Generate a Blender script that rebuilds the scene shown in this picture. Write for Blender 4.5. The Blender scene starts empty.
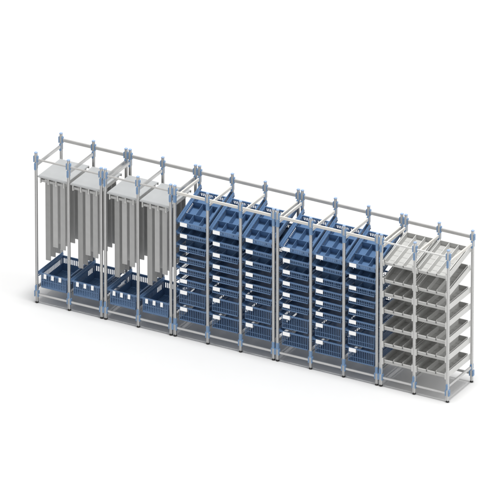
import bpy, math, random
from mathutils import Matrix, Vector
random.seed(3)
sc = bpy.context.scene
C = sc.collection

# ------------------------------------------------------------ camera, world, light
cam_d = bpy.data.cameras.new('camera'); cam = bpy.data.objects.new('camera', cam_d); C.objects.link(cam)
cam.location = (72.6877, -127.3611, 71.8645)
cam.rotation_euler = (math.pi/2 - 0.451837, 0, 0.501029)
cam_d.sensor_width = 36; cam_d.lens = 26.97637*36; cam_d.clip_start = 1; cam_d.clip_end = 1000
sc.camera = cam
w = bpy.data.worlds.new('World'); sc.world = w; w.use_nodes = True
bg = w.node_tree.nodes['Background']; bg.inputs[0].default_value = (1.0, 1.0, 1.0, 1); bg.inputs[1].default_value = 0.62
# one big studio softbox high above, a little to the right and behind
ld = bpy.data.lights.new('softbox', 'AREA'); ld.shape = 'DISK'; ld.size = 20.0; ld.energy = 74000; ld.color = (1.0, 0.998, 0.99)
lo = bpy.data.objects.new('softbox', ld); C.objects.link(lo)
tgt = Vector((2.8, 0.3, 0.8)); ldir = Vector((0.06, -0.035, 1.0)).normalized()
lo.location = tgt + ldir*85
lo.rotation_euler = (-ldir).to_track_quat('-Z', 'Y').to_euler()
# second, weaker softbox from the right
l2 = bpy.data.lights.new('side_softbox', 'AREA'); l2.shape = 'DISK'; l2.size = 30.0; l2.energy = 8000; l2.color = (1, 1, 1)
lo2 = bpy.data.objects.new('side_softbox', l2); C.objects.link(lo2)
d2 = Vector((1.0, -0.05, 0.75)).normalized(); lo2.location = tgt + d2*60
lo2.rotation_euler = (-d2).to_track_quat('-Z', 'Y').to_euler()
sc.view_settings.view_transform = 'Standard'; sc.view_settings.look = 'None'
sc.view_settings.exposure = 0.0; sc.view_settings.gamma = 1.0

# ------------------------------------------------------------ materials
def mat(name, col, rough=0.5, metal=0.0, var=0.04, scale=30.0, bump=0.0, spec=0.5):
    m = bpy.data.materials.new(name); m.use_nodes = True
    nt = m.node_tree; b = nt.nodes['Principled BSDF']
    b.inputs['Roughness'].default_value = rough; b.inputs['Metallic'].default_value = metal
    b.inputs['Specular IOR Level'].default_value = spec
    tc = nt.nodes.new('ShaderNodeTexCoord'); n = nt.nodes.new('ShaderNodeTexNoise')
    n.inputs['Scale'].default_value = scale; n.inputs['Detail'].default_value = 4
    nt.links.new(tc.outputs['Object'], n.inputs['Vector'])
    r = nt.nodes.new('ShaderNodeValToRGB')
    r.color_ramp.elements[0].position = 0.3; r.color_ramp.elements[1].position = 0.7
    r.color_ramp.elements[0].color = [c*(1-var) for c in col]+[1]
    r.color_ramp.elements[1].color = [min(1, c*(1+var)) for c in col]+[1]
    nt.links.new(n.outputs['Fac'], r.inputs['Fac']); nt.links.new(r.outputs['Color'], b.inputs['Base Color'])
    if bump:
        bp = nt.nodes.new('ShaderNodeBump'); bp.inputs['Strength'].default_value = bump; bp.inputs['Distance'].default_value = 0.002
        nt.links.new(n.outputs['Fac'], bp.inputs['Height']); nt.links.new(bp.outputs['Normal'], b.inputs['Normal'])
    return m
M = {
 'floor': mat('white_floor', (0.63,0.63,0.63), 0.6, 0, 0.004, 3, 0, 0.25),
 'alu': mat('anodised_aluminium', (0.55,0.55,0.545), 0.30, 0.75, 0.03, 12),
 'rail': mat('brushed_aluminium', (0.48,0.475,0.465), 0.4, 0.35, 0.04, 12),
 'cream': mat('pale_rail', (0.64,0.625,0.59), 0.45, 0.1, 0.02, 12),
 'blue': mat('blue_plastic', (0.088,0.170,0.315), 0.34, 0, 0.04, 20),
 'clamp': mat('clamp_blue_plastic', (0.16,0.275,0.45), 0.4, 0, 0.04, 40),
 'cap': mat('cap_blue_plastic', (0.30,0.42,0.62), 0.4, 0, 0.03, 40),
 'black': mat('black_rubber', (0.012,0.012,0.013), 0.6, 0, 0.1, 40),
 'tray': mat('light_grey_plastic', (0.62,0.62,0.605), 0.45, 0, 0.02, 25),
 'postw': mat('pale_post', (0.64,0.64,0.63), 0.45, 0.1, 0.02, 12),
 'clip': mat('dark_clip', (0.10,0.10,0.10), 0.5),
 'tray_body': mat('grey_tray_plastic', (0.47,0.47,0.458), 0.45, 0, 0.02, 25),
 'plate': mat('grey_sheet', (0.42,0.43,0.435), 0.42, 0.15, 0.03, 6),
 'channel': mat('dull_channel', (0.42,0.42,0.415), 0.5, 0.2, 0.05, 20),
 'card': mat('white_card', (0.96,0.96,0.96), 0.6, 0, 0.01, 30),
 'sleeve1': mat('grey_sleeve', (0.36,0.36,0.355), 0.5, 0, 0.04, 8),
 'sleeve2': mat('pale_grey_sleeve', (0.48,0.48,0.475), 0.5, 0, 0.04, 8),
 'sleeve3': mat('mid_grey_sleeve', (0.44,0.44,0.435), 0.5, 0, 0.04, 8),
}

# ------------------------------------------------------------ mesh helpers
class MB:
    def __init__(s): s.v = []; s.f = []
    def box(s, x0, x1, y0, y1, z0, z1, mx=None):
        n = len(s.v)
        P = [Vector((x, y, z)) for z in (z0, z1) for y in (y0, y1) for x in (x0, x1)]
        if mx: P = [mx @ p for p in P]
        s.v += P
        for q in ((0,2,3,1),(4,5,7,6),(0,1,5,4),(2,6,7,3),(0,4,6,2),(1,3,7,5)): s.f.append([n+i for i in q])
    def prism(s, prof, a0, a1, axis='z', mx=None):   # prof: 2D outline swept along axis
        n = len(s.v); k = len(prof)
        for a in (a0, a1):
            for (u, v) in prof:
                p = Vector((u, v, a)) if axis == 'z' else (Vector((a, u, v)) if axis == 'x' else Vector((v, a, u)))
                s.v.append(mx @ p if mx else p)
        for i in range(k):
            j = (i+1) % k; s.f.append([n+i, n+j, n+k+j, n+k+i])
        s.f.append([n+i for i in reversed(range(k))]); s.f.append([n+k+i for i in range(k)])
    def lathe(s, rings, seg=16):
        n = len(s.v)
        for (r, z) in rings:
            for i in range(seg):
                a = 2*math.pi*i/seg; s.v.append(Vector((r*math.cos(a), r*math.sin(a), z)))
        for k in range(len(rings)-1):
            for i in range(seg):
                j = (i+1) % seg
                s.f.append([n+k*seg+i, n+k*seg+j, n+(k+1)*seg+j, n+(k+1)*seg+i])
        s.f.append([n+i for i in reversed(range(seg))]); s.f.append([n+(len(rings)-1)*seg+i for i in range(seg)])
    def mesh(s, name, m, bevel=0):
        me = bpy.data.meshes.new(name); me.from_pydata([tuple(v) for v in s.v], [], s.f); me.materials.append(M[m]); me.update()
        return me
def obj(name, me, parent=None, loc=(0,0,0), rot=(0,0,0), bevel=0.0):
    o = bpy.data.objects.new(name, me); C.objects.link(o); o.location = loc; o.rotation_euler = rot
    if parent: o.parent = parent
    if bevel:
        b = o.modifiers.new('bevel', 'BEVEL'); b.width = bevel; b.segments = 2; b.limit_method = 'ANGLE'
    return o
def thing(name, label, cat, group=None, loc=(0,0,0), rot=(0,0,0)):
    o = bpy.data.objects.new(name, None); C.objects.link(o); o.empty_display_size = 0.05
    o.location = loc; o.rotation_euler = rot; o['label'] = label; o['category'] = cat
    if group: o['group'] = group
    return o

# ------------------------------------------------------------ dimensions
W, G, D, H = 0.45, 0.056, 0.6158, 2.0167
PW = 0.0155                               # half post width
kinds = ['hanger', 'hanger', 'basket', 'basket', 'tray']
nbay = [2, 2, 3, 3, 2]
rack_words = ['leftmost rack', 'second rack from the left', 'middle rack', 'fourth rack from the left', 'rightmost rack']
X0 = []; x = 0
for n in nbay: X0.append(x); x += n*W + G

# floor
fl = MB(); fl.v = [Vector(p) for p in ((-90,-90,0),(90,-90,0),(90,130,0),(-90,130,0))]; fl.f = [[0,1,2,3]]
o = obj('floor', fl.mesh('floor', 'floor')); o['kind'] = 'structure'

# ------------------------------------------------------------ shared rack meshes
def groove_profile(h, g=0.0045, d=0.007, c=0.004):
    pts = []
    side = [(h, -h+c), (h, -g), (h-d, -g+0.001), (h-d, g-0.001), (h, g), (h, h-c)]
    for k in range(4):
        ca, sa = [(1,0),(0,1),(-1,0),(0,-1)][k]
        pts += [(px*ca-py*sa, px*sa+py*ca) for px, py in side]
    return pts
mb = MB(); mb.prism(groove_profile(PW), 0.022, H-0.012); me_post = mb.mesh('post', 'alu')
mb = MB(); mb.prism(groove_profile(PW), 0.022, H-0.012)          # perforated post of the tray rack
for k in range(34):
    z = 0.30+k*0.047
    mb.box(PW, PW+0.0035, -0.004, 0.004, z, z+0.012)
me_post_perf = mb.mesh('post_perforated', 'postw')
mb = MB(); mb.lathe([(0.008,0.024),(0.010,0.020),(0.0185,0.017),(0.0205,0.010),(0.0205,0.003),(0.018,0.0)][::-1], 20); me_foot = mb.mesh('foot', 'black')
mb = MB(); q = PW+0.0015
mb.prism([(q,-q+.004),(q,q-.004),(q-.004,q),(-q+.004,q),(-q,q-.004),(-q,-q+.004),(-q+.004,-q),(q-.004,-q)], H-0.012, H); me_cap = mb.mesh('cap', 'cap')
# clamp with a plate on each side of the post (joins the long rails)
def clamp_sides(z0, z1):
    b = MB()
    for s in (-1, 1):
        x0, x1 = sorted((s*(PW-0.0005), s*(PW+0.0125)))
        b.prism([(z0+0.008,x0),(z0,x0+0.003),(z0,x1-0.003),(z0+0.004,x1),(z1-0.004,x1),(z1,x1-0.003),(z1,x0+0.003),(z1-0.008,x0)], -0.018, 0.018, 'y')
        b.box(min(s*(PW+0.012),s*(PW+0.016)), max(s*(PW+0.012),s*(PW+0.016)), -0.006, 0.006, (z0+z1)/2-0.006, (z0+z1)/2+0.006)
    return b.mesh('clamp', 'clamp')
# clamp with a rounded plate on the face of the post (joins the short side rails)
def clamp_face(z0, z1):
    b = MB(); h = 0.0125
    for s in (-1, 1):
        y0, y1 = sorted((s*(PW-0.0005), s*(PW+0.011)))
        n = len(b.v)
        prof = [(-h, z0+0.010), (-h*0.6, z0), (h*0.6, z0), (h, z0+0.010), (h, z1-0.010), (h*0.6, z1), (-h*0.6, z1), (-h, z1-0.010)]
        b.v += [Vector((u, y0, v)) for u, v in prof]+[Vector((u, y1, v)) for u, v in prof]
        for i in range(8): j = (i+1) % 8; b.f.append([n+j, n+i, n+8+i, n+8+j])
        b.f.append([n+i for i in range(8)]); b.f.append([n+8+i for i in reversed(range(8))])
    return b.mesh('clamp', 'clamp')
# full collar wrapped round the post
def collar(z0, z1):
    b = MB(); e = PW+0.002
    b.prism([(e,-e+.004),(e,e-.004),(e-.004,e),(-e+.004,e),(-e,e-.004),(-e,-e+.004),(-e+.004,-e),(e-.004,-e)], z0, z1)
    return b.mesh('clamp', 'clamp')
me_cs_top = clamp_sides(1.885, 1.968); me_cf_top = clamp_face(1.785, 1.880)
me_cf_bot = clamp_face(0.168, 0.243); me_cs_bot = clamp_sides(0.085, 0.165)
me_co_top = collar(1.790, 1.885); me_co_bot = collar(0.160, 0.243)

LC = [1.540, 1.390, 1.240, 1.088, 0.938, 0.788, 0.637, 0.413]          # rim heights, basket racks
HC = [0.075, 0.075, 0.090, 0.090, 0.090, 0.090, 0.185, 0.185]
TC = [20, 20, 0, 0, 0, 0, 0, 0]
LE = [1.680, 1.445, 1.270, 1.050, 0.825, 0.603, 0.382]                  # rim heights, tray rack
TE = [13, 12, 0, 0, 0, 0, 0]

rows_of = {'hanger': [(0.408, 0)], 'basket': list(zip(LC, TC)), 'tray': list(zip(LE, TE))}
rack_labels = [
 'aluminium two-bay rack of grey hanging sleeves at the far left end',
 'aluminium two-bay rack of grey hanging sleeves joined to the first stack of blue baskets',
 'aluminium three-bay rack of blue baskets next to the hanging grey sleeves',
 'aluminium three-bay rack of blue baskets next to the light grey trays',
 'aluminium two-bay rack of light grey trays at the right end']
for r in range(5):
    kind = kinds[r]; n = nbay[r]
    root = thing('storage_rack', rack_labels[r], 'storage rack', 'modular racks joined in a row', (X0[r], 0, 0))
    pm = me_post_perf if kind == 'tray' else me_post
    for i in range(n+1):
        for y in (0, D):
            p = obj('post', pm, root, (i*W, y, 0))
            obj('foot', me_foot, p); obj('cap', me_cap, p)
            obj('clamp', me_cs_top, p); obj('clamp', me_cs_bot, p)
            if kind == 'basket' and y == 0: obj('clamp', me_co_top, p); obj('clamp', me_co_bot, p)
            else: obj('clamp', me_cf_top, p); obj('clamp', me_cf_bot if kind != 'basket' else me_co_bot, p)
        # short side rails, top and bottom
        b = MB(); b.prism([(1.826,-0.010),(1.823,-0.007),(1.823,0.007),(1.826,0.010),(1.860,0.010),(1.863,0.007),(1.863,-0.007),(1.860,-0.010)], PW+0.012, D-PW-0.012, 'y')
        obj('side_rail', b.mesh('side_rail', 'cream' if kind != 'hanger' else 'alu'), root, (i*W, 0, 0))
        b = MB(); b.box(-0.009, 0.009, PW+0.012, D-PW-0.012, 0.190, 0.222)
        obj('side_rail', b.mesh('side_rail', 'alu' if kind == 'tray' else 'rail'), root, (i*W, 0, 0))
        # side runners that carry the baskets or trays
        rm = {'hanger': 'blue', 'basket': 'blue', 'tray': 'tray'}[kind]
        for s in (-1, 1):
            if (s == -1 and i == 0) or (s == 1 and i == n): continue
            for (z, t) in rows_of[kind]:
                b = MB(); L = D-0.015 if kind != 'basket' or t == 0 else 0.645
                if kind == 'tray':
                    b.box(0.0165, 0.0225, 0.0, L, -0.075, -0.004)
                    b.box(0.0165, 0.0285, 0.0, L, -0.079, -0.075)
                    b.box(0.0165, 0.034, -0.016, -0.002, -0.080, 0.000)
                else:
                    b.box(0.0165, 0.0300, 0.0, L, -0.022, 0.010)
                    b.box(0.0165, 0.0240, 0.0, L, 0.010, 0.018)
                    b.box(0.0165, 0.0300, 0.0, L, -0.045, -0.037)
                    for k in range(5): b.box(0.0165, 0.0215, 0.04+k*0.12, 0.06+k*0.12, -0.037, -0.022)
                if s < 0:
                    for v in b.v: v.x = -v.x
                    b.f = [f[::-1] for f in b.f]
                obj('runner', b.mesh('runner', rm), root, (i*W, 0.004, z), (math.radians(t), 0, 0))
    # long rails
    for i in range(n):
        xa, xb = i*W+PW+0.013, (i+1)*W-PW-0.013
        def rail(nm, y, z, h, d, mt):
            b = MB(); c = 0.003
            b.prism([(y-d, z-h+c), (y-d+c, z-h), (y+d-c, z-h), (y+d, z-h+c), (y+d, z+h-c), (y+d-c, z+h), (y-d+c, z+h), (y-d, z+h-c)], xa, xb, 'x')
            b.box(xa, xb, y-d-0.0012, y-d, z-0.5*h, z-0.35*h)
            obj(nm, b.mesh(nm, mt), root)
        if kind == 'basket': rail('top_rail', 0, 1.920, 0.019, 0.010, 'cream')
        elif kind == 'tray': rail('top_rail', 0, 1.922, 0.011, 0.008, 'tray')
        else: rail('top_rail', 0, 1.922, 0.011, 0.008, 'rail')
        rail('top_rail', D, 1.926, 0.020, 0.010, 'rail')
        rail('bottom_rail', 0, 0.118, 0.014, 0.010, 'alu')
        rail('bottom_rail', D, 0.118, 0.014, 0.010, 'alu')

# ------------------------------------------------------------ baskets
BW0, BD = 0.375, 0.560
def lattice(b, p0, p1, z0, z1, nrm, nb, bw, rows, th=0.003):
    """bars along the wall p0->p1 (2D), from z0 to z1; nrm is the wall's thickness direction"""
    p0 = Vector(p0); p1 = Vector(p1); L = (p1-p0).length; u = (p1-p0)/L
    ang = math.atan2(u.y, u.x); mx = Matrix.Translation((p0.x, p0.y, 0)) @ Matrix.Rotation(ang, 4, 'Z')
    for k in range(nb):
        c = bw/2+(L-bw)*k/(nb-1)
        b.box(c-bw/2, c+bw/2, -th/2, th/2, z0, z1, mx)
    for (a, c) in rows: b.box(0, L, -th/2-0.0006, th/2+0.0006, a, c, mx)
def basket_meshes(h, style):
    """local origin: front centre of the rim top"""
    hw = BW0/2-0.013; f, bk = 0.012, BD-0.012
    b = MB()
    corners = [(-hw, f), (hw, f), (hw, bk), (-hw, bk)]
    for k in range(4):
        a, c = corners[k], corners[(k+1) % 4]; front = k in (0, 2)
        if style == 'deep_solid':       # solid lower half with ribs, open slots above
            nb = 15 if front else 19
            lattice(b, a, c, -h, -0.012, None, nb, 0.014 if not front else 0.012, [(-0.03,-0.012), (-h,-h*0.50)] if k != 0 else [(-0.03,-0.012), (-h,-h+0.022), (-h*0.52-0.004,-h*0.52+0.004)])
        elif style == 'tilted':
            nb = 15 if front else 22
            lattice(b, a, c, -h, -0.008, None, nb, 0.012, [(-0.020,-0.008), (-h,-h*0.55)] if not front else [(-0.020,-0.008), (-h,-h*0.78)])
        else:
            nb = 15 if front else 21
            lattice(b, a, c, -h, -0.008, None, nb, 0.0065, [(-0.018,-0.008), (-h,-h+0.012), (-h*0.66-0.003,-h*0.66+0.003)])
    b.box(-hw, hw, f, bk, -h-0.004, -h)                                   # floor
    if style == 'deep_solid':
        for k in range(9): b.box(-hw+0.02+k*(2*hw-0.04)/8-0.003, -hw+0.02+k*(2*hw-0.04)/8+0.003, f+0.01, bk-0.01, -h, -h+0.003)
    mt = 'blue'
    body = b.mesh('basket_body', mt)
    r = MB(); W2 = BW0/2+0.006; t = 0.0
    ih = hw
    # flange rim: four butted strips with a turned-down lip
    r.box(-W2, -ih, 0, BD, t-0.008, t); r.box(ih, W2, 0, BD, t-0.008, t)
    r.box(-ih, ih, 0, f+0.001, t-0.008, t); r.box(-ih, ih, bk-0.001, BD, t-0.008, t)
    r.box(-W2+0.002, W2-0.002, 0.0005, 0.004, t-0.018, t-0.008)
    r.box(-W2+0.002, W2-0.002, BD-0.004, BD-0.0005, t-0.018, t-0.008)
    for s in (-1, 1):
        xs = sorted((s*(W2-0.008), s*(W2-0.001)))
        r.box(xs[0], xs[1], 0.005, BD-0.005, t, t+0.007)
    rim = r.mesh('rim', 'blue')
    return body, rim
def div_meshes(h):
    hw = BW0/2-0.016; out = []
    top, bot = -0.004, -h+0.0005
    for y in (0.165, 0.37):
        b = MB(); b.box(-hw, hw, y-0.002, y+0.002, bot, top); out.append(b.mesh('divider', 'blue'))
    for (x, y0, y1) in ((-0.055,0.015,0.1625), (0.085,0.015,0.1625), (-0.035,0.1675,0.3675), (0.095,0.1675,0.3675), (0.02,0.3725,0.545)):
        b = MB(); b.box(x-0.002, x+0.002, y0, y1, bot, top-0.003); out.append(b.mesh('divider', 'blue'))
    return out
bm_t = basket_meshes(0.090, 'tilted'); bm_s = basket_meshes(0.090, 'wire'); bm_d = basket_meshes(0.185, 'wire'); bm_h = basket_meshes(0.195, 'deep_solid')
dv_t = div_meshes(0.090); dv_s = div_meshes(0.090)[:4]
b = MB(); b.box(-0.047, 0.047, -0.0065, -0.0035, -0.050, -0.002); b.box(-0.040, 0.040, -0.0035, 0.0005, -0.016, -0.009); me_card = b.mesh('label_card', 'card')
b = MB(); b.box(-0.018, 0.018, -0.0065, -0.0035, -0.062, -0.004); b.box(-0.012, 0.012, -0.0035, 0.0005, -0.018, -0.009); me_card_s = b.mesh('label_card', 'card')
ordn = ['topmost', 'second from the top', 'third from the top', 'fourth from the top', 'fifth from the top', 'sixth from the top', 'second from the bottom', 'lowest']
colw = {2: ['first', 'second', 'third'], 3: ['fourth', 'fifth', 'sixth']}
for r in (2, 3):
    for i in range(3):
        for k in range(8):
            desc = ['tilted blue divided basket', 'tilted blue divided basket', 'shallow blue slotted basket', 'shallow blue slotted basket', 'shallow blue slotted basket', 'shallow blue slotted basket', 'deep blue slotted basket', 'deep blue slotted basket'][k]
            root = thing('storage_basket', '%s, %s in the %s blue stack from left' % (desc, ordn[k], colw[r][i]), 'basket', 'blue baskets on the basket racks',
                         (X0[r]+i*W+W/2, 0.006, LC[k]), (math.radians(TC[k]), 0, 0))
            bd, rm = bm_t if k < 2 else (bm_s if k < 6 else bm_d)
            obj('basket_body', bd, root); obj('rim', rm, root)
            if k < 3:
                for d in (dv_t if k < 2 else dv_s): obj('divider', d, root)
            obj('label_card', me_card, root, (-0.107, 0, 0), (math.radians(-TC[k]-4), 0, 0))
bayw = ['leftmost bay', 'second bay from left', 'third bay from left', 'fourth bay from left']
bi = 0
for r in (0, 1):
    for i in range(2):
        root = thing('storage_basket', 'deep blue basket with white tabs under grey sleeves, %s' % bayw[bi], 'basket', 'deep baskets under the hanging sleeves',
                     (X0[r]+i*W+W/2, 0.006, 0.408))
        obj('basket_body', bm_h[0], root); obj('rim', bm_h[1], root)
        for k in range(3): obj('label_card', me_card_s, root, (-0.110+k*0.103, 0, 0), (math.radians(-4), 0, 0))
        bi += 1

# ------------------------------------------------------------ grey trays
TW, TD, TH = 0.372, 0.575, 0.070
def tray_meshes(flat):
    b = MB(); hw = TW/2
    b.box(-hw+0.004, hw-0.004, 0.004, TD-0.004, -TH, -TH+0.004)
    b.box(-hw, -hw+0.004, 0, TD, -TH, 0); b.box(hw-0.004, hw, 0, TD, -TH, 0)
    b.box(-hw+0.004, hw-0.004, 0, 0.004, -TH, -0.022); b.box(-hw+0.004, hw-0.004, TD-0.004, TD, -TH, 0)
    for k in range(1, 6):                                   # low cross ribs pressed in the floor
        y = k*TD/6
        b.box(-hw+0.006, hw-0.006, y-0.0015, y+0.0015, -TH+0.004, -TH+0.007)
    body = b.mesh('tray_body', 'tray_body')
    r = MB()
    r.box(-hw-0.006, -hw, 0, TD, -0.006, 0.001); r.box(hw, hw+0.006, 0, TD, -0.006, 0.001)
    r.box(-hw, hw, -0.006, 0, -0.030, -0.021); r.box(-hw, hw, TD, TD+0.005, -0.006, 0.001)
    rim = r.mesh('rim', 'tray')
    dv = []
    for x in (-0.062, 0.062):
        d = MB(); d.box(x-0.003, x+0.003, 0.0045, TD-0.006, -TH+0.0045, -0.003); dv.append(d.mesh('divider', 'tray'))
    c = MB(); c.box(-0.060, 0.060, 0.30, 0.303, -TH+0.0075, -0.022); dv.append(c.mesh('divider', 'tray'))
    hk = []
    for x in (-0.062, 0.062):
        d = MB(); d.box(x-0.006, x+0.006, -0.0085, -0.0062, -0.044, -0.019); hk.append(d.mesh('clip', 'clip'))
    return body, rim, dv, hk
tm = tray_meshes(0)
ordt = ['topmost tilted', 'second from the top, tilted', 'third from the top', 'middle', 'third from the bottom', 'second from the bottom', 'lowest']
for i in range(2):
    for k in range(7):
        side = ['left', 'right'][i]
        lab = ('topmost tilted light grey tray in the %s stack of the tray rack' % side) if k == 0 else \
              ('tilted light grey tray just under the topmost, %s stack of the tray rack' % side) if k == 1 else \
              ('level light grey tray, %s in the %s tray stack' % (['','','third from the top','fourth from the top','third from the bottom','second from the bottom','lowest'][k], side))
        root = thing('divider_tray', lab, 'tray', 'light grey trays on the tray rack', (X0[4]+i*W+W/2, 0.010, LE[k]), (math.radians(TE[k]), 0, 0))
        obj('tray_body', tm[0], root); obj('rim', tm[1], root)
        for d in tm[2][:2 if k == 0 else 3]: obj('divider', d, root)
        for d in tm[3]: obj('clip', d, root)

# ------------------------------------------------------------ hanger shelves and sleeves
ROWS = [0.085, 0.200, 0.315, 0.430, 0.535]
COLS = [0.115, 0.218, 0.322]
ZB = [0.560, 0.757, 0.745]
b = MB(); b.box(0.022, 0.428, -0.002, 0.545, 1.694, 1.703); b.box(0.022, 0.428, -0.005, -0.002, 1.690, 1.703)
b.box(0.022, 0.428, 0.545, 0.548, 1.668, 1.703)
me_plate = b.mesh('shelf_plate', 'plate')
b = MB()
for x in (0.060, 0.168, 0.276, 0.384): b.box(x-0.006, x+0.006, -0.004, 0.544, 1.620, 1.6935)
me_teeth = b.mesh('hanging_rails', 'tray')
chs = []
for x in (0.114, 0.222, 0.330):
    b = MB()
    b.box(x-0.040, x+0.040, 0.030, 0.540, 1.672, 1.678)
    b.box(x-0.040, x-0.034, 0.002, 0.540, 1.636, 1.672); b.box(x+0.034, x+0.040, 0.002, 0.540, 1.636, 1.672)
    b.box(x-0.034, x+0.034, 0.002, 0.006, 1.638, 1.668)
    for y in ROWS: b.box(x-0.0335, x+0.0335, y-0.012, y+0.004, 1.634, 1.650)
    chs.append(b.mesh('channel', 'channel'))
def sleeve(L):
    b = MB(); h = 0.034; t = 0.006
    b.prism([(-h,-t+.002),(-h+.003,-t),(h-.003,-t),(h,-t+.002),(h,t-.002),(h-.003,t),(-h+.003,t),(-h,t-.002)], -L, 0)
    b.box(-h+0.004, h-0.004, -t-0.0008, -t, -0.05, -0.046)
    b.box(-h+0.004, h-0.004, -t-0.0008, -t, -L+0.02, -L+0.023)
    return b
me_sl = [sleeve(1.612-ZB[k]).mesh('sleeve_body', 'sleeve%d' % (k+1)) for k in range(3)]
b = MB(); b.box(-0.012, 0.012, -0.0015, 0.0015, 0, 0.030); me_hook = b.mesh('hook', 'channel')
colword = ['left', 'middle', 'right']; rowword = ['foremost', 'second from the front', 'third from the front', 'fourth from the front', 'rearmost']
bi = 0
for r in (0, 1):
    for i in range(2):
        ox = X0[r]+i*W
        root = thing('hanger_shelf', 'flat grey shelf with rails underneath holding sleeves, %s' % bayw[bi], 'shelf', 'hanger shelves above the grey sleeves', (ox, 0, 0))
        obj('shelf_plate', me_plate, root); obj('hanging_rails', me_teeth, root)
        for c in chs: obj('channel', c, root)
        for c in range(3):
            for k in range(5):
                s = thing('hanging_sleeve', '%s grey sleeve, %s in %s file, %s bay' % (['long', 'short pale', 'short'][c], rowword[k], colword[c], ['leftmost', 'second', 'third', 'fourth'][bi]),
                          'sleeve', 'grey sleeves hanging under the shelves', (ox+COLS[c], ROWS[k], 1.612), (0, 0, 0))
                obj('sleeve_body', me_sl[c], s); obj('hook', me_hook, s)
        bi += 1
